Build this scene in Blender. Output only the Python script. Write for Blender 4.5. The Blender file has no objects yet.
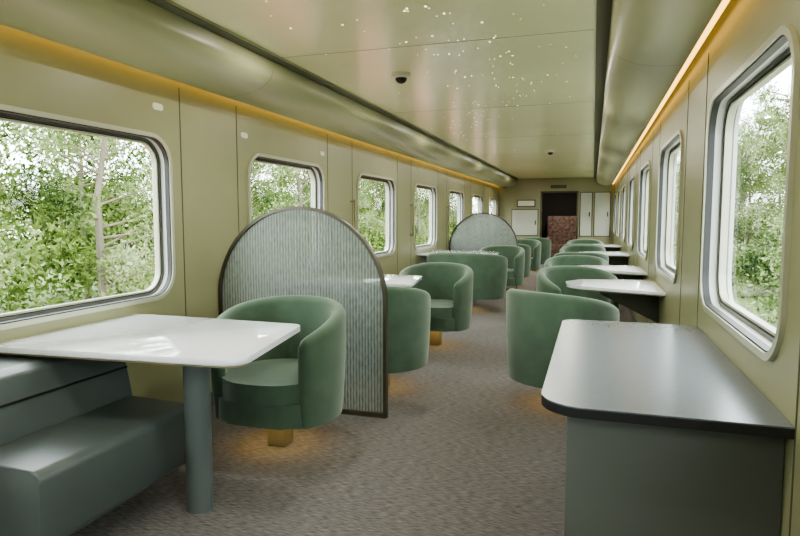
import bpy, bmesh, math, random
import numpy as np
from mathutils import Vector, Matrix
random.seed(4); np.random.seed(4)
scene = bpy.context.scene
scene.view_settings.view_transform='AgX'
try: scene.view_settings.look='AgX - Medium High Contrast'
except Exception as e: print('look',e)
XL, XR = -2.48, 0.52
EYE = 1.30

def lin(c):
    return tuple(((v/255)/12.92 if v/255 <= 0.04045 else ((v/255+0.055)/1.055)**2.4) for v in c)

def mat(name, rgb, rough=0.5, metal=0.0, noise=None, bump=None, sheen=0, coat=0, emit=None, spec=0.5):
    m = bpy.data.materials.new(name); m.use_nodes = True
    nt = m.node_tree; b = nt.nodes['Principled BSDF']
    c = lin(rgb)+(1,)
    b.inputs['Base Color'].default_value = c
    b.inputs['Roughness'].default_value = rough
    b.inputs['Metallic'].default_value = metal
    b.inputs['Specular IOR Level'].default_value = spec
    if sheen: 
        b.inputs['Sheen Weight'].default_value = sheen
        b.inputs['Sheen Tint'].default_value = (0.85,0.92,0.82,1)
    if coat:
        b.inputs['Coat Weight'].default_value = coat
        b.inputs['Coat Roughness'].default_value = 0.05
    if emit:
        b.inputs['Emission Color'].default_value = lin(emit[0])+(1,)
        b.inputs['Emission Strength'].default_value = emit[1]
    if noise or bump:
        tc = nt.nodes.new('ShaderNodeTexCoord')
        mp = nt.nodes.new('ShaderNodeMapping'); nt.links.new(tc.outputs['Object'], mp.inputs[0])
        if noise:
            sc, amt, stretch = noise
            mp.inputs['Scale'].default_value = stretch
            n = nt.nodes.new('ShaderNodeTexNoise'); n.inputs['Scale'].default_value = sc
            n.inputs['Detail'].default_value = 4
            nt.links.new(mp.outputs[0], n.inputs['Vector'])
            r = nt.nodes.new('ShaderNodeMapRange')
            r.inputs[1].default_value=0.3; r.inputs[2].default_value=0.7
            r.inputs[3].default_value = 1-amt; r.inputs[4].default_value = 1+amt
            nt.links.new(n.outputs['Fac'], r.inputs[0])
            mx = nt.nodes.new('ShaderNodeVectorMath'); mx.operation='SCALE'
            mx.inputs[0].default_value = c[:3]
            nt.links.new(r.outputs[0], mx.inputs['Scale'])
            nt.links.new(mx.outputs[0], b.inputs['Base Color'])
        if bump:
            n2 = nt.nodes.new('ShaderNodeTexNoise'); n2.inputs['Scale'].default_value = bump[0]
            nt.links.new(mp.outputs[0], n2.inputs['Vector'])
            bp = nt.nodes.new('ShaderNodeBump'); bp.inputs['Strength'].default_value = bump[1]
            bp.inputs['Distance'].default_value = 0.01
            nt.links.new(n2.outputs['Fac'], bp.inputs['Height'])
            nt.links.new(bp.outputs[0], b.inputs['Normal'])
    return m

M = {}
M['wall'] = mat('wall_panel_laminate', (148,148,113), 0.38, noise=(3,0.03,(1,1,1)))
M['ceil'] = mat('ceiling_panel', (238,240,198), 0.22, noise=(1.2,0.03,(1,1,1)))
M['duct'] = mat('duct_panel', (168,168,132), 0.38)
M['seam'] = mat('seam_dark', (84,86,66), 0.7)
M['slot'] = mat('air_slot', (96,97,74), 0.7)
M['white'] = mat('table_white', (232,235,238), 0.05, coat=0.5)
M['slate'] = mat('counter_slate', (102,108,114), 0.26, noise=(40,0.04,(1,1,1)))
M['black'] = mat('edge_black', (28,29,30), 0.5)
M['cab'] = mat('cabinet_green_grey', (88,92,86), 0.5, noise=(2,0.04,(1,1,1)))
M['leath'] = mat('bench_leather', (82,90,87), 0.34, bump=(160,0.12), noise=(5,0.05,(1,1,1)))
M['leg'] = mat('leg_grey_green', (92,101,98), 0.4)
M['velvet'] = mat('velvet_green', (70,91,71), 0.85, sheen=0.5, noise=(9,0.14,(1,1,1)), bump=(300,0.15))
M['brass'] = mat('brass', (150,142,110), 0.4, metal=0.5)
M['bronze'] = mat('bronze_frame', (84,80,68), 0.35, metal=0.5)
M['alu'] = mat('window_trim', (180,182,160), 0.3, metal=0.1)
M['gask'] = mat('gasket', (54,56,55), 0.5)
M['gask2'] = mat('gasket_grey', (92,95,90), 0.4)
M['reveal'] = mat('window_reveal', (196,199,190), 0.35)
M['label'] = mat('label_white', (225,225,210), 0.5)
M['led'] = mat('led_warm', (255,200,90), 0.5, emit=((255,205,112), 3.4))
M['ledf'] = mat('led_underseat', (255,200,90), 0.5, emit=((255,218,150), 5.5))
M['star'] = mat('star_light', (255,255,220), 0.5, emit=((255,250,215), 3.5))
M['panelw'] = mat('panel_pale', (190,193,180), 0.35)
M['dark'] = mat('vestibule_dark', (64,58,50), 0.6)
M['rust'] = mat('vestibule_pattern', (150,126,114), 0.6, noise=(14,0.6,(1,1,1)))
M['trunk'] = mat('bark', (112,104,90), 0.9, noise=(6,0.3,(1,1,0.2)))
M['soil'] = mat('outside_grass', (88,106,56), 0.95, noise=(1.5,0.3,(1,1,1)))
M['bounce'] = mat('pale_bounce_strip', (196,190,178), 0.95, noise=(9,0.2,(1,1,1)))  # pale colour of the added strips that reflect daylight upward
M['rail'] = mat('rusty_rail', (140,84,66), 0.8, noise=(6,0.2,(1,1,1)))

# carpet
m = mat('carpet', (116,110,104), 0.95); M['carpet']=m
nt=m.node_tree; b=nt.nodes['Principled BSDF']
tc=nt.nodes.new('ShaderNodeTexCoord')
def nz(scale, stretch, det=3):
    mp=nt.nodes.new('ShaderNodeMapping'); mp.inputs['Scale'].default_value=stretch
    nt.links.new(tc.outputs['Object'], mp.inputs[0])
    n=nt.nodes.new('ShaderNodeTexNoise'); n.inputs['Scale'].default_value=scale; n.inputs['Detail'].default_value=det
    nt.links.new(mp.outputs[0], n.inputs['Vector']); return n
n1=nz(38,(0.6,7,1)); n2=nz(110,(0.2,1.8,1),2)
a1=nt.nodes.new('ShaderNodeMath'); a1.operation='ADD'
nt.links.new(n1.outputs['Fac'],a1.inputs[0]); nt.links.new(n2.outputs['Fac'],a1.inputs[1])
r=nt.nodes.new('ShaderNodeValToRGB')
r.color_ramp.elements[0].position=0.38; r.color_ramp.elements[0].color=lin((68,66,64))+(1,)
r.color_ramp.elements[1].position=0.62; r.color_ramp.elements[1].color=lin((124,120,116))+(1,)
h=nt.nodes.new('ShaderNodeMath'); h.operation='MULTIPLY'; h.inputs[1].default_value=0.5
nt.links.new(a1.outputs[0],h.inputs[0]); nt.links.new(h.outputs[0],r.inputs[0]); nt.links.new(r.outputs[0],b.inputs['Base Color'])
bp=nt.nodes.new('ShaderNodeBump'); bp.inputs['Strength'].default_value=0.2; bp.inputs['Distance'].default_value=0.004
nt.links.new(h.outputs[0],bp.inputs['Height']); nt.links.new(bp.outputs[0],b.inputs['Normal'])

# thin window glass
m=bpy.data.materials.new('window_glass'); m.use_nodes=True; M['glass']=m
nt=m.node_tree; nt.nodes.clear()
o=nt.nodes.new('ShaderNodeOutputMaterial'); t=nt.nodes.new('ShaderNodeBsdfTransparent'); g=nt.nodes.new('ShaderNodeBsdfGlossy')
g.inputs['Roughness'].default_value=0.02; t.inputs[0].default_value=(0.97,0.99,0.98,1)
f=nt.nodes.new('ShaderNodeLayerWeight'); f.inputs[0].default_value=0.5
pw=nt.nodes.new('ShaderNodeMath'); pw.operation='POWER'; pw.inputs[1].default_value=5; nt.links.new(f.outputs['Facing'],pw.inputs[0])
ma=nt.nodes.new('ShaderNodeMath'); ma.operation='MULTIPLY_ADD'; ma.inputs[1].default_value=.6; ma.inputs[2].default_value=.03; nt.links.new(pw.outputs[0],ma.inputs[0])
mx=nt.nodes.new('ShaderNodeMixShader'); nt.links.new(ma.outputs[0],mx.inputs[0]); nt.links.new(t.outputs[0],mx.inputs[1]); nt.links.new(g.outputs[0],mx.inputs[2]); nt.links.new(mx.outputs[0],o.inputs[0])

# fluted glass: fine staggered vertical flutes
m=bpy.data.materials.new('fluted_glass'); m.use_nodes=True; M['reed']=m
nt=m.node_tree; nt.nodes.clear()
o=nt.nodes.new('ShaderNodeOutputMaterial')
tc=nt.nodes.new('ShaderNodeTexCoord')
w1=nt.nodes.new('ShaderNodeTexWave'); w1.wave_type='BANDS'; w1.bands_direction='X'; w1.inputs['Scale'].default_value=15
nt.links.new(tc.outputs['Object'],w1.inputs[0])
mp=nt.nodes.new('ShaderNodeMapping'); mp.inputs['Scale'].default_value=(60,1,22); nt.links.new(tc.outputs['Object'],mp.inputs[0])
n2=nt.nodes.new('ShaderNodeTexNoise'); n2.inputs['Scale'].default_value=1.0; n2.inputs['Detail'].default_value=1; nt.links.new(mp.outputs[0],n2.inputs['Vector'])
ml=nt.nodes.new('ShaderNodeMath'); ml.operation='MULTIPLY_ADD'; ml.inputs[1].default_value=0.45; nt.links.new(w1.outputs['Fac'],ml.inputs[0])
m3=nt.nodes.new('ShaderNodeMath'); m3.operation='MULTIPLY'; m3.inputs[1].default_value=0.6; nt.links.new(n2.outputs['Fac'],m3.inputs[0]); nt.links.new(m3.outputs[0],ml.inputs[2])
cr=nt.nodes.new('ShaderNodeValToRGB'); cr.color_ramp.elements[0].position=.15; cr.color_ramp.elements[0].color=lin((210,216,212))+(1,); cr.color_ramp.elements[1].position=.9; cr.color_ramp.elements[1].color=lin((122,130,126))+(1,)
nt.links.new(ml.outputs[0],cr.inputs[0])
bp=nt.nodes.new('ShaderNodeBump'); bp.inputs['Strength'].default_value=0.45; bp.inputs['Distance'].default_value=0.008; nt.links.new(ml.outputs[0],bp.inputs['Height'])
p=nt.nodes.new('ShaderNodeBsdfPrincipled'); p.inputs['Roughness'].default_value=0.12; p.inputs['Metallic'].default_value=.25
nt.links.new(cr.outputs[0],p.inputs['Base Color']); nt.links.new(bp.outputs[0],p.inputs['Normal'])
tl=nt.nodes.new('ShaderNodeBsdfTranslucent'); nt.links.new(cr.outputs[0],tl.inputs[0])
tr=nt.nodes.new('ShaderNodeBsdfTransparent'); tr.inputs[0].default_value=(0.86,0.90,0.87,1)
m1=nt.nodes.new('ShaderNodeMixShader'); m1.inputs[0].default_value=0.5
nt.links.new(p.outputs[0],m1.inputs[1]); nt.links.new(tl.outputs[0],m1.inputs[2])
m2=nt.nodes.new('ShaderNodeMixShader'); m2.inputs[0].default_value=0.33
nt.links.new(m1.outputs[0],m2.inputs[1]); nt.links.new(tr.outputs[0],m2.inputs[2]); nt.links.new(m2.outputs[0],o.inputs[0])

# foliage
def leafmat(name, cols):
    m=bpy.data.materials.new(name); m.use_nodes=True
    nt=m.node_tree; nt.nodes.clear()
    o=nt.nodes.new('ShaderNodeOutputMaterial'); gm=nt.nodes.new('ShaderNodeNewGeometry')
    cr=nt.nodes.new('ShaderNodeValToRGB')
    while len(cr.color_ramp.elements)<len(cols): cr.color_ramp.elements.new(0.5)
    for i,c in enumerate(cols):
        cr.color_ramp.elements[i].position=i/(len(cols)-1); cr.color_ramp.elements[i].color=lin(c)+(1,)
    n=nt.nodes.new('ShaderNodeTexNoise'); n.inputs['Scale'].default_value=0.7; n.inputs['Detail'].default_value=3
    nt.links.new(gm.outputs['Position'],n.inputs['Vector'])
    mr=nt.nodes.new('ShaderNodeMapRange'); mr.inputs[1].default_value=.32; mr.inputs[2].default_value=.68; mr.inputs[3].default_value=-.2; mr.inputs[4].default_value=.65  # dark noise patches paint shaded gaps between leaf clusters into the colour
    nt.links.new(n.outputs['Fac'],mr.inputs[0])
    ad=nt.nodes.new('ShaderNodeMath'); ad.operation='MULTIPLY_ADD'; ad.inputs[1].default_value=.42
    nt.links.new(gm.outputs['Random Per Island'],ad.inputs[0]); nt.links.new(mr.outputs[0],ad.inputs[2])
    nt.links.new(ad.outputs[0],cr.inputs[0])
    d=nt.nodes.new('ShaderNodeBsdfDiffuse'); t=nt.nodes.new('ShaderNodeBsdfTranslucent')
    nt.links.new(cr.outputs[0],d.inputs[0]); nt.links.new(cr.outputs[0],t.inputs[0])
    mx=nt.nodes.new('ShaderNodeMixShader'); mx.inputs[0].default_value=0.4
    nt.links.new(d.outputs[0],mx.inputs[1]); nt.links.new(t.outputs[0],mx.inputs[2]); nt.links.new(mx.outputs[0],o.inputs[0])
    return m
M['leaf']=leafmat('leaves_bank',[(34,48,22),(84,104,48),(132,148,84),(184,190,152)])
M['leaf2']=leafmat('leaves_tree',[(42,58,30),(92,112,62),(142,154,108),(194,200,170)])

class B:
    def __init__(s): s.bm=bmesh.new(); s.mats=[]
    def mi(s,k):
        if k not in s.mats: s.mats.append(k)
        return s.mats.index(k)
    def merge(s,t,k):
        i=s.mi(k)
        bmesh.ops.recalc_face_normals(t,faces=t.faces[:])
        for f in t.faces: f.material_index=i
        me=bpy.data.meshes.new('t'); t.to_mesh(me); t.free(); s.bm.from_mesh(me); bpy.data.meshes.remove(me)
    def raw(s,vs,fs,k):
        t=bmesh.new(); v=[t.verts.new(p) for p in vs]
        for f in fs:
            try: t.faces.new([v[i] for i in f])
            except Exception: pass
        s.merge(t,k)
    def box(s,x0,x1,y0,y1,z0,z1,k,bev=0,seg=2):
        t=bmesh.new(); bmesh.ops.create_cube(t,size=1)
        for v in t.verts: v.co=Vector(((x0+x1)/2+v.co.x*(x1-x0),(y0+y1)/2+v.co.y*(y1-y0),(z0+z1)/2+v.co.z*(z1-z0)))
        if bev: bmesh.ops.bevel(t,geom=t.edges[:],offset=bev,segments=seg,affect='EDGES',profile=0.5)
        s.merge(t,k)
    def prism(s,pts,axis,a,b_,k,bev=0,seg=2):
        def P(u,v,w):
            return {'z':(u,v,w),'y':(u,w,v),'x':(w,u,v)}[axis]
        t=bmesh.new()
        v0=[t.verts.new(P(u,v,a)) for u,v in pts]; v1=[t.verts.new(P(u,v,b_)) for u,v in pts]
        f0=t.faces.new(v0); f1=t.faces.new(v1[::-1]); n=len(pts)
        for i in range(n): t.faces.new([v0[i],v0[(i+1)%n],v1[(i+1)%n],v1[i]])
        if bev: bmesh.ops.bevel(t,geom=list(set(f0.edges[:]+f1.edges[:])),offset=bev,segments=seg,affect='EDGES',profile=0.5)
        s.merge(t,k)
    def rev(s,prof,k,n=40,c=(0,0),sx=1,sy=1):
        vs=[];fs=[]
        for i in range(n):
            a=2*math.pi*i/n
            for r_,z in prof: vs.append((c[0]+r_*sx*math.cos(a),c[1]+r_*sy*math.sin(a),z))
        m_=len(prof)
        for i in range(n):
            j=(i+1)%n
            for q in range(m_-1): fs.append([i*m_+q,j*m_+q,j*m_+q+1,i*m_+q+1])
        t=bmesh.new(); v=[t.verts.new(p) for p in vs]
        for f in fs: t.faces.new([v[i] for i in f])
        bmesh.ops.remove_doubles(t,verts=t.verts[:],dist=1e-5)
        s.merge(t,k)
    def tube(s,p0,p1,r_,k,n=12):
        p0=Vector(p0);p1=Vector(p1);d=p1-p0
        t=bmesh.new(); bmesh.ops.create_cone(t,cap_ends=True,segments=n,radius1=r_,radius2=r_,depth=d.length)
        q=d.to_track_quat('Z','Y').to_matrix().to_4x4(); q.translation=(p0+p1)/2
        bmesh.ops.transform(t,matrix=q,verts=t.verts[:]); s.merge(t,k)
    def done(s,name,loc=(0,0,0),rz=0,sharp=0.6):
        me=bpy.data.meshes.new(name); s.bm.to_mesh(me); s.bm.free()
        for k in s.mats: me.materials.append(M[k])
        me.polygons.foreach_set('use_smooth',[True]*len(me.polygons))
        me.set_sharp_from_angle(angle=sharp)
        return place(me,name,loc,rz)
def place(me,name,loc=(0,0,0),rz=0):
    ob=bpy.data.objects.new(name,me); scene.collection.objects.link(ob); ob.location=loc; ob.rotation_euler=(0,0,rz); return ob

def roundpoly(pts,rad,n=8):
    out=[];N=len(pts)
    for i in range(N):
        p=Vector(pts[i]);a=Vector(pts[i-1])-p;c=Vector(pts[(i+1)%N])-p
        r_=rad[i] if isinstance(rad,(list,tuple)) else rad
        if r_<=0: out.append(tuple(p)); continue
        a.normalize();c.normalize(); ang=a.angle(c)
        L=r_/math.tan(ang/2); ctr=p+(a+c).normalized()*(r_/math.sin(ang/2))
        s0=p+a*L; e0=p+c*L
        a0=math.atan2(s0.y-ctr.y,s0.x-ctr.x);a1=math.atan2(e0.y-ctr.y,e0.x-ctr.x)
        d=(a1-a0+math.pi)%(2*math.pi)-math.pi
        for q in range(n+1):
            t=a0+d*q/n; out.append((ctr.x+r_*math.cos(t),ctr.y+r_*math.sin(t)))
    return out

# ---------------- shell ----------------
Y0,Y1=-3.02,16.78
WH=0.645
BL=[2.45+2.2*k for k in range(-2,7)]; BR=[2.57+2.2*k for k in range(-2,7)]
WR=0.15; ZT=2.42; K=10
def rrect(u0,u1,v0,v1,r_):
    return roundpoly([(u0,v0),(u1,v0),(u1,v1),(u0,v1)],r_,K)
def wall(name,x,s,BC,WZ0,WZ1):
    b_=B()
    for bi,c in enumerate(BC):
        la=Y0 if bi==0 else c-1.1; lb=Y1 if bi==len(BC)-1 else c+1.1
        hole=rrect(c-WH,c+WH,WZ0,WZ1,WR); out=[(la,0),(lb,0),(lb,ZT),(la,ZT)]
        for d in (0,0.12):
            X=x+s*d
            vs=[(X,u,v) for u,v in hole]+[(X,u,v) for u,v in out]; H=len(hole); fs=[]
            for ci in range(4):
                for q in range(K): fs.append([H+ci,ci*(K+1)+q,ci*(K+1)+q+1])
                nx=(ci+1)%4
                fs.append([H+ci,ci*(K+1)+K,nx*(K+1),H+nx])
            b_.raw(vs,fs,'wall')
        H=len(hole)
        vs=[(x,u,v) for u,v in hole]+[(x+s*0.12,u,v) for u,v in hole]
        b_.raw(vs,[[i,(i+1)%H,H+(i+1)%H,H+i] for i in range(H)],'reveal')
    ob=b_.done(name)
    return ob
ZL=(.825,1.765); ZR=(.885,1.83)
wall('wall_left',XL,-1,BL,*ZL); wall('wall_right',XR,1,BR,*ZR)
b_=B(); b_.box(XL-.12,XR+.12,Y0-.1,Y0,0,ZT,'wall'); b_.done('wall_back')
b_=B(); b_.box(XL-.12,XR+.12,Y0,Y1+3,-.06,0,'carpet'); b_.done('floor')

wn=0
for (x,s,BC,(WZ0,WZ1)) in ((XL,-1,BL,ZL),(XR,1,BR,ZR)):
    for c in BC:
        wn+=1; b_=B()
        def ring(e_out,e_in,d0,d1,k):
            o_=rrect(c-WH-e_out,c+WH+e_out,WZ0-e_out,WZ1+e_out,WR+e_out)
            i_=rrect(c-WH-e_in,c+WH+e_in,WZ0-e_in,WZ1+e_in,max(WR+e_in,0.03)); H=len(o_)
            vs=[(x+s*d0,u,v) for u,v in o_]+[(x+s*d0,u,v) for u,v in i_]+[(x+s*d1,u,v) for u,v in o_]+[(x+s*d1,u,v) for u,v in i_]
            fs=[]
            for i in range(H):
                j=(i+1)%H
                fs+= [[i,j,H+j,H+i],[2*H+i,2*H+j,3*H+j,3*H+i],[i,j,2*H+j,2*H+i],[H+i,H+j,3*H+j,3*H+i]]
            b_.raw(vs,fs,k)
        ring(0.024,0.0,-0.014,0.002,'alu')
        ring(0.0,-0.006,-0.006,0.022,'gask')
        ring(-0.0,-0.016,0.055,0.10,'gask2')
        ring(-0.016,-0.022,0.065,0.09,'gask')
        ring(-0.022,-0.032,0.06,0.09,'alu')
        gl=rrect(c-WH+.025,c+WH-.025,WZ0+.025,WZ1-.025,WR-.025)
        b_.raw([(x+s*.08,u,v) for u,v in gl],[list(range(len(gl)))],'glass')
        b_.done('window_%d'%wn)

# ceiling + ducts
CZ=2.33; CXL=XL+0.50; CXR=XR-0.53
b_=B(); b_.box(CXL-.03,CXR+.03,Y0,Y1,CZ,CZ+.05,'ceil')
b_.box(XL-.12,XR+.12,Y0-.1,Y1+3.1,ZT,ZT+.05,'ceil')
SE=[Y0+2.2*k for k in range(0,9)]
for y in SE:
    b_.box(CXL+.01,CXR-.01,y-.002,y+.002,CZ-.0008,CZ+.002,'seam')
b_.done('ceiling')
def duct(name,x,s):
    W=.455; L=.075
    prof=[(0.53,2.34),(0.53,2.315),(W+.003,2.315),(W,2.26)]
    for q in range(15):
        a=q/14*math.pi/2
        prof.append((L+.03+(W-L-.03)*math.cos(a)**.85 if q<14 else L+.03, 2.25-0.145*math.sin(a)))
    prof+=[(L+.01,2.107),(L,2.115),(L,2.36)]
    b_=B(); pts=[(x+s*u,v) for u,v in prof]
    b_.prism(pts,'y',Y0,Y1,'duct')
    xa,xb=sorted((x+s*.529,x+s*(W+.004))); b_.box(xa,xb,Y0+.01,Y1-.01,2.311,2.316,'slot')
    for y in SE:
        q=[(x+s*(u+ (0.001 if u>0.3 else 0)),v-0.0012) for u,v in prof[4:19]]
        vs=[(u,y-.002,v) for u,v in q]+[(u,y+.002,v) for u,v in q]; n=len(q)
        b_.raw(vs,[[i,i+1,n+i+1,n+i] for i in range(n-1)],'seam')
    b_.done(name,sharp=0.5)
duct('air_duct',XL,1); duct('air_duct',XR,-1)
for (x,s) in ((XL,1),(XR,-1)):
    b_=B(); 
    xa,xb=sorted((x+s*.030,x+s*.070))
    b_.box(xa,xb,Y0+.02,Y1-.02,2.145,2.155,'led'); b_.done('cove_light_strip')
n=0
for (x,s,BC) in ((XL,1,BL),(XR,-1,BR)):
    b_=B()
    for c in BC:
        for yy in (c-0.80,c+0.77):
            xa,xb=sorted((x,x+s*.002)); b_.box(xa,xb,yy-.004,yy+.004,0.02,2.10,'seam')
    xa,xb=sorted((x,x+s*.012)); b_.box(xa,xb,Y0,Y1,0,.09,'cab')
    n+=1; b_.done('trim_%d'%n)

# stars
b_=B(); vs=[];fs=[]
def dot(x,y,r_):
    i=len(vs)
    for q in range(6):
        a=q*math.pi/3; vs.append((x+r_*math.cos(a),y+r_*math.sin(a),CZ-.002))
    fs.append(list(range(i,i+6)))
for k in range(150):
    t=random.random(); y=2.6+t*5.5; x=-1.25+0.85*math.sin(t*5.0)*0.5+random.gauss(0.15,0.2)
    if CXL+.1<x<CXR-.08: dot(x,y,random.choice([.003,.004,.006]))
for k in range(60):
    x=random.uniform(CXL+.3,CXR-.1); y=random.uniform(2.2,14); dot(x,y,random.choice([.003,.004]))
b_.raw(vs,fs,'star'); b_.done('ceiling_star_lights')
for (x,y) in ((-1.35,4.24),(-.66,9.77)):
    b_=B(); b_.rev([(0,0),(.07,0),(.07,-.025),(.06,-.032),(0.0,-.032)],'label',24)
    b_.rev([(.042,-.032)]+[(.042*math.cos(a),-.032-.038*math.sin(a)) for a in [i*math.pi/16 for i in range(1,9)]],'black',24)
    b_.done('security_camera',(x,y,CZ))

# end wall
DX0,DX1,DZ=-1.33,-.42,1.94
b_=B(); b_.box(XL-.12,DX0,Y1,Y1+.08,0,ZT,'wall'); b_.box(DX1,XR+.12,Y1,Y1+.08,0,ZT,'wall'); b_.box(DX0,DX1,Y1,Y1+.08,DZ,ZT,'wall'); b_.done('wall_end')
b_=B()
for (a,c,d,e) in ((DX0-.04,DX0,0,DZ+.04),(DX1,DX1+.04,0,DZ+.04),(DX0-.04,DX1+.04,DZ,DZ+.04)):
    b_.box(a,c,Y1-.02,Y1-.001,d,e,'bronze',.004)
b_.done('door_1')
b_=B(); b_.box(XL-.12,XR+.12,Y1+3,Y1+3.06,0,ZT,'dark'); b_.box(-1.75,-1.69,Y1+.08,Y1+3,0,ZT,'dark'); b_.box(-.2,-.14,Y1+.08,Y1+3,0,ZT,'dark'); b_.done('wall_vestibule')
b_=B(); b_.box(-1.35,-.23,Y1+2.3,Y1+2.7,0,1.32,'rust',.06,4); b_.box(-1.35,-.23,Y1+1.8,Y1+2.4,0.08,.45,'rust',.04,4)
b_.box(-1.35,-1.2,Y1+1.8,Y1+2.4,.08,.68,'rust',.04,4); b_.box(-.38,-.23,Y1+1.8,Y1+2.4,.08,.68,'rust',.04,4); b_.box(-1.3,-.28,Y1+1.85,Y1+2.6,0,.08,'dark'); b_.done('vestibule_sofa')
def panel(name,x0,x1,z0,z1,k='panelw'):
    b_=B(); b_.box(x0,x1,Y1-.012,Y1,z0,z1,'bronze',.002); b_.box(x0+.02,x1-.02,Y1-.016,Y1-.01,z0+.02,z1-.02,k)
    b_.box(x1-.09,x1-.06,Y1-.03,Y1-.014,(z0+z1)/2-.06,(z0+z1)/2+.06,'bronze',.003); b_.done(name)
panel('wall_cabinet_door',-2.14,-1.42,.77,1.50)
b_=B(); b_.box(-2.0,-1.5,Y1-.02,Y1,1.56,1.76,'cab',.004); b_.box(-1.97,-1.53,Y1-.024,Y1-.019,1.59,1.73,'label'); b_.done('information_screen')
panel('wall_cabinet_door',-.34,-.02,.77,1.95); panel('wall_cabinet_door',.02,.44,.77,1.95)
b_=B(); b_.box(-1.10,-.70,Y1-.03,Y1,2.06,2.14,'black',.004); b_.box(-1.08,-.72,Y1-.034,Y1-.029,2.07,2.13,'cab'); b_.done('exit_sign')

# ---------------- furniture ----------------
def tabl(yc,pts,leg):
    b_=B()
    pp=roundpoly(pts,[0.0,.07,.07,0.0])
    pp=[(u,v-yc) for u,v in pp]
    b_.prism(pp,'z',.724,.75,'white',.006)
    pp2=[(u if u<XL+.1 else u-.02, v*.95) for u,v in pp]
    b_.prism(pp2,'z',.712,.7245,'brass')
    b_.rev([(0,.711),(.11,.711),(.11,.70),(.057,.695),(.057,.0),(0,0)],'leg',32,c=(leg[0],leg[1]-yc))
    return b_.done('dining_table',(0,yc,0))
def table_left(yc,half=.42,x1=-1.40):
    tabl(yc,[(XL+.002,yc-half-.02),(x1+.02,yc-half+.1),(x1-.08,yc+half-.04),(XL+.002,yc+half)],(-1.72,yc))
tabl(2.30,[(XL+.002,1.86),(-1.265,1.96),(-1.40,2.74),(XL+.002,2.77)],(-1.64,2.19))
table_left(5.0,.42,-1.42); table_left(9.05,.48,-1.32); table_left(12.1,.42,-1.4)
def table_right(yc,x1=-.21,half=.46):
    b_=B()
    pp=roundpoly([(XR-.002,half),(x1+.12,half-.14),(x1,0.10),(x1+.02,-.10),(x1+.12,-half+.24),(XR-.002,-half)],[0,.08,.10,.10,.08,0])
    b_.prism(pp,'z',.724,.75,'white',.006)
    pp2=[(u if u>XR-.1 else u+.03,v*.93) for u,v in pp]
    b_.prism(pp2,'z',.712,.7245,'brass')
    b_.prism([(XR-.002,.71),(XR-.45,.71),(XR-.45,.67),(XR-.002,.45)],'y',-.05,.05,'cab',.005)
    b_.done('dining_table',(0,yc,0))
for y in (5.18,6.80,9.7,12.4): table_right(y)

# bench along left wall
b_=B(); y0,y1=1.50,2.31
seat=roundpoly([(-2.3,.16),(-1.785,.14),(-1.765,.43),(-2.3,.445)],[0,.02,.04,0],6)
b_.prism(seat,'y',y0,y1,'leath',.01)
b_.box(-2.46,-2.0,y0+.02,y1-.02,0,.17,'cab')
back=roundpoly([(-2.47,.14),(-2.3,.14),(-2.10,.44),(-2.15,.68),(-2.20,.70),(-2.47,.70)],[0,0,.02,.02,.02,0],5)
b_.prism(back,'y',y0,y1,'leath')
b_.box(-2.15,-2.121,y0+.002,y1-.002,.575,.583,'black')
b_.done('banquette_bench')

# counter
b_=B()
pp=roundpoly([(-.14,1.77),(XR-.002,1.77),(XR-.002,3.32),(-.14,3.32)],[.13,0,0,.08],10)
b_.prism(pp,'z',.745,.75,'slate'); b_.prism(pp,'z',.718,.7452,'black')
b_.box(-.06,XR-.002,1.84,3.26,0,.719,'cab',.004)
b_.done('service_counter')

# tub chair
def cutcirc(R_,cut,W,n=72,cy=0):
    pts=[]
    for i in range(n):
        a=2*math.pi*i/n; x=R_*math.cos(a); y=R_*math.sin(a)
        if y<-cut+.04:
            y=-cut+.04-(.04)*(1-math.exp(-((-cut+.04)-y)/.04))
        pts.append((x*W,y+cy))
    return pts
def tub_mesh(W=1.0):
    b_=B(); R=.378; th=.08; z0=.19; pm=math.radians(134); n=64
    vs=[];fs=[]; ns=None
    for i in range(n+1):
        ph=-pm+2*pm*i/n; u=abs(ph)/pm
        e=(abs(ph)-(pm-.14))/.14
        cap=math.sqrt(max(0.02,1-e*e)) if e>0 else 1
        zt=.815-.165*(u**2.4)- (0.03*(1-cap))
        sec=[]
        hh=th/2
        for q in range(7):
            z=z0+(zt-hh-z0)*q/6; sec.append((0,z))
        for q in range(1,8):
            a=math.pi*q/8; sec.append((hh-hh*math.cos(a),zt-hh+hh*math.sin(a)))
        for q in range(5):
            z=zt-hh+(.28-(zt-hh))*q/4; sec.append((th,z))
        sec.append((th,z0))
        ns=len(sec)
        for o_,z in sec:
            s_=min(1,(z-z0)/.45); Rr=R*(.94+.06*(1-(1-s_)**2))
            r_=Rr-(hh+(o_-hh)*cap)
            vs.append((r_*math.sin(ph)*W,r_*math.cos(ph),z))
    for i in range(n):
        for q in range(ns):
            q2=(q+1)%ns; fs.append([i*ns+q,(i+1)*ns+q,(i+1)*ns+q2,i*ns+q2])
    fs.append(list(range(ns))); fs.append([n*ns+q for q in range(ns)][::-1])
    b_.raw(vs,fs,'velvet')
    b_.prism(cutcirc(.34,.29,W),'z',.19,.315,'velvet',.015,3)
    b_.prism(cutcirc(.312,.315,W,cy=-.01),'z',.318,.425,'velvet',.035,5)
    b_.box(-.055,.055,-.055,.055,0,.19,'brass',.006)
    b_.rev([(.12,.184),(.20,.184),(.20,.19),(.12,.19),(.12,.184)],'ledf',28)
    return b_
ch=tub_mesh(1.0).done('tub_armchair',(-1.68,2.99,0),0,0.9); CM=ch.data
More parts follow.
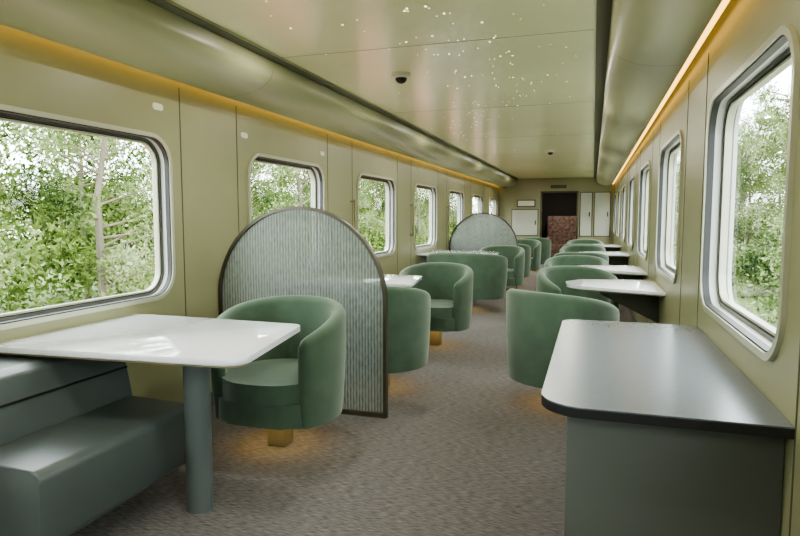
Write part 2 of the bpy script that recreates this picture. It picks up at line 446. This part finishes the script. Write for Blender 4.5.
for (x,y,r_) in [(-1.52,4.27,math.pi),(-1.50,5.86,0),(-1.42,9.92,0),(-1.45,11.3,math.pi),(-1.4,12.95,0),
                 (-.19,4.25,2.55),(-.12,5.85,0.4),(-.18,7.58,0),(-.15,8.88,math.pi),(-.15,10.5,0),(-.15,11.55,math.pi),(-.15,13.25,0),(-1.3,14.6,math.pi)]:
    place(CM,'tub_armchair',(x,y,0),r_)
tub_mesh(1.5).done('loveseat',(-1.66,8.22,0),math.pi,0.9)
def arch(y):
    b_=B(); w=1.235; R=w/2; cx=0; zs=.75
    def outl(r_,zb):
        return [(r_,zb)]+[(r_*math.cos(a),zs+r_*math.sin(a)) for a in [i*math.pi/48 for i in range(49)]]+[(-r_,zb)]
    o_=outl(R,0); i_=outl(R-.02,.03); n=len(o_)
    vs=[];fs=[]
    for d in (-.022,.022):
        vs+=[(u,d,v) for u,v in o_]+[(u,d,v) for u,v in i_]
    for i in range(n):
        j=(i+1)%n
        fs+=[[i,j,n+j,n+i],[2*n+i,2*n+j,3*n+j,3*n+i],[i,j,2*n+j,2*n+i],[n+i,n+j,3*n+j,3*n+i]]
    b_.raw(vs,fs,'bronze')
    b_.prism(outl(R-.018,.028),'y',-.005,.005,'reed')
    b_.done('arched_glass_divider',(XL+.006+R,y,0))
arch(3.59); arch(10.65)

for y in (6.0,8.2,10.4):
    b_=B(); b_.tube((XL+.05,0,1.02),(XL+.05,0,1.48),.011,'brass'); 
    for z in (1.04,1.46): b_.tube((XL+.0,0,z),(XL+.05,0,z),.009,'brass')
    b_.done('grab_bar',(0,y,0))
for (y,z) in ((3.02,1.95),(3.95,1.90),(5.3,1.90)):
    b_=B(); b_.prism(roundpoly([(y-.045,z-.02),(y+.045,z-.02),(y+.045,z+.02),(y-.045,z+.02)],.018,5),'x',XL,XL+.003,'label'); b_.done('wall_label')

# ---------------- outside ----------------
b_=B(); b_.box(-60,60,-30,90,-1.25,-1.2,'soil'); b_.done('ground')
b_=B(); b_.box(.9,3.0,-20,80,-1.2,-1.12,'bounce'); b_.box(-3.7,-2.9,-20,80,-1.2,-1.12,'bounce'); b_.done('bounce_strips')  # pale strips added outside to bounce daylight up onto the ceiling
def leaves(centers,radii,n,size):
    idx=np.random.randint(0,len(centers),n); C=centers[idx]; Rr=radii[idx]
    d=np.random.normal(size=(n,3)); d/=np.linalg.norm(d,axis=1)[:,None]
    P=C+d*(Rr*np.random.uniform(.45,1.15,n)[:,None])
    a=np.random.normal(size=(n,3)); a/=np.linalg.norm(a,axis=1)[:,None]
    c=np.cross(a,np.random.normal(size=(n,3))); c/=np.linalg.norm(c,axis=1)[:,None]
    s_=size*np.random.uniform(.5,1.5,n)[:,None]
    V=np.empty((n,4,3)); V[:,0]=P-a*s_; V[:,1]=P-c*s_*.45; V[:,2]=P+a*s_; V[:,3]=P+c*s_*.45
    return V.reshape(-1,3)
def leafobj(name,V,k,extra=None):
    nv=len(V); nf=nv//4; me=bpy.data.meshes.new(name)
    me.vertices.add(nv); me.vertices.foreach_set('co',V.astype(np.float32).ravel())
    me.loops.add(nv); me.loops.foreach_set('vertex_index',np.arange(nv,dtype=np.int32))
    me.polygons.add(nf); me.polygons.foreach_set('loop_start',np.arange(0,nv,4,dtype=np.int32))
    me.update(calc_edges=True); me.validate()
    me.materials.append(M[k]); 
    if extra:
        bm=bmesh.new(); bm.from_mesh(me); tm=extra.bm
        t=bpy.data.meshes.new('t'); tm.to_mesh(t); n0=len(bm.faces); bm.from_mesh(t); bm.faces.ensure_lookup_table()
        me.materials.append(M['trunk'])
        for f in bm.faces[n0:]: f.material_index=1
        bm.to_mesh(me); bm.free()
    return me
cs=[];rs=[]
for k in range(440):
    y=random.uniform(-12,70); dx=random.uniform(0,9); x=-9.5-dx
    z=-1.0+dx*.3+random.uniform(0,.9); r_=random.uniform(.6,1.5)
    cs.append((x,y,z)); rs.append((r_,r_,r_*.9))
for k in range(210):
    y=random.uniform(-12,70); x=-random.uniform(14,20); z=random.uniform(1.5,6.8); r_=random.uniform(.7,1.6)
    cs.append((x,y,z)); rs.append((r_,r_,r_*.8))
V=leaves(np.array(cs),np.array(rs),400000,.078)
place(leafobj('shrub_bank',V,'leaf'),'shrub_bank')
def tree(seed,h):
    random.seed(seed); ex=B(); 
    def limb(p,q,r0,r1):
        p=Vector(p);q=Vector(q);d=q-p; t=bmesh.new(); bmesh.ops.create_cone(t,cap_ends=True,segments=8,radius1=r0,radius2=r1,depth=d.length)
        mm=d.to_track_quat('Z','Y').to_matrix().to_4x4(); mm.translation=(p+q)/2; bmesh.ops.transform(t,matrix=mm,verts=t.verts[:]); ex.merge(t,'trunk')
    pts=[Vector((0,0,-1.2))]
    for i in range(1,6): pts.append(Vector((random.uniform(-.15,.15)*i*.5,random.uniform(-.15,.15)*i*.5,-1.2+h*i/5)))
    for i in range(5): limb(pts[i],pts[i+1],.09*(1-i/6),.09*(1-(i+1)/6))
    cs=[];rs=[]
    for k in range(34):
        t=random.uniform(.12,1.0); i=min(4,int(t*5)); p=pts[i].lerp(pts[i+1],t*5-i)
        a=random.uniform(0,6.28); L=random.uniform(.6,1.7)*(1.15-t*.6)
        q=p+Vector((math.cos(a)*L,math.sin(a)*L,random.uniform(.1,.7))); limb(p,q,.03,.008)
        rr=random.uniform(.3,.7); cs.append(tuple(q)); rs.append((rr,rr,rr*.8))
    return leafobj('tree',leaves(np.array(cs),np.array(rs),12000,.048),'leaf2',ex)
T=[tree(1,6.5),tree(2,5.8),tree(3,7.2)]
random.seed(11)
for i in range(44):
    y=-2+i*1.5+random.uniform(-.6,.6); x=random.uniform(6.0,10); place(T[i%3],'tree',(x,y,0),random.uniform(0,6.28))
for i in range(24):
    y=-2+i*2.8+random.uniform(-.9,.9); x=-random.uniform(8.5,13); place(T[(i+1)%3],'tree',(x,y,0),random.uniform(0,6.28))
cs=[];rs=[]
for k in range(520):
    y=random.uniform(-8,70); x=random.uniform(3.9,12); r_=random.uniform(.5,1.1); cs.append((x,y,-.95+random.uniform(0,.7)+max(0,x-6)*.35)); rs.append((r_,r_,r_*.8))
place(leafobj('hedge_row',leaves(np.array(cs),np.array(rs),230000,.07),'leaf2'),'hedge_row')
b_=B()
for x in (-4.6,-6.0): b_.box(x-.04,x+.04,-20,80,-.72,-.58,'rail')
b_.box(-7,-3.8,-20,80,-1.2,-.75,'rail'); b_.done('railway_track')

# ---------------- lights ----------------
w=bpy.data.worlds.new('sky'); scene.world=w; w.use_nodes=True
bg=w.node_tree.nodes['Background']; bg.inputs[0].default_value=(0.90,0.96,1.0,1); bg.inputs[1].default_value=12.0
ld=bpy.data.lights.new('ceiling_fill_lamp','AREA'); ld.shape='DISK'; ld.size=.05; ld.energy=10.5; ld.color=(1.0,.97,.88)  # small disk lamps added in two rows as fill to brighten the interior
for i in range(9):
    for x in (-1.55,-.42):
        o=bpy.data.objects.new('ceiling_fill_lamp',ld); scene.collection.objects.link(o); o.location=(x+(.12 if i%2 else -.08),-.6+i*1.95,CZ-.004)
ld2=bpy.data.lights.new('vestibule_fill_lamp','AREA'); ld2.shape='DISK'; ld2.size=.3; ld2.energy=16; ld2.color=(1,.9,.78)  # fill lamp added to brighten the space behind the doorway
o=bpy.data.objects.new('vestibule_fill_lamp',ld2); scene.collection.objects.link(o); o.location=(-.95,Y1+1.2,ZT-.01)

cam=bpy.data.cameras.new('camera'); co=bpy.data.objects.new('camera',cam); scene.collection.objects.link(co)
cam.lens=27; cam.sensor_width=36; cam.clip_end=300
co.location=(0,0,EYE); co.rotation_euler=(math.radians(90-4.9),0,math.radians(17.77)); scene.camera=co
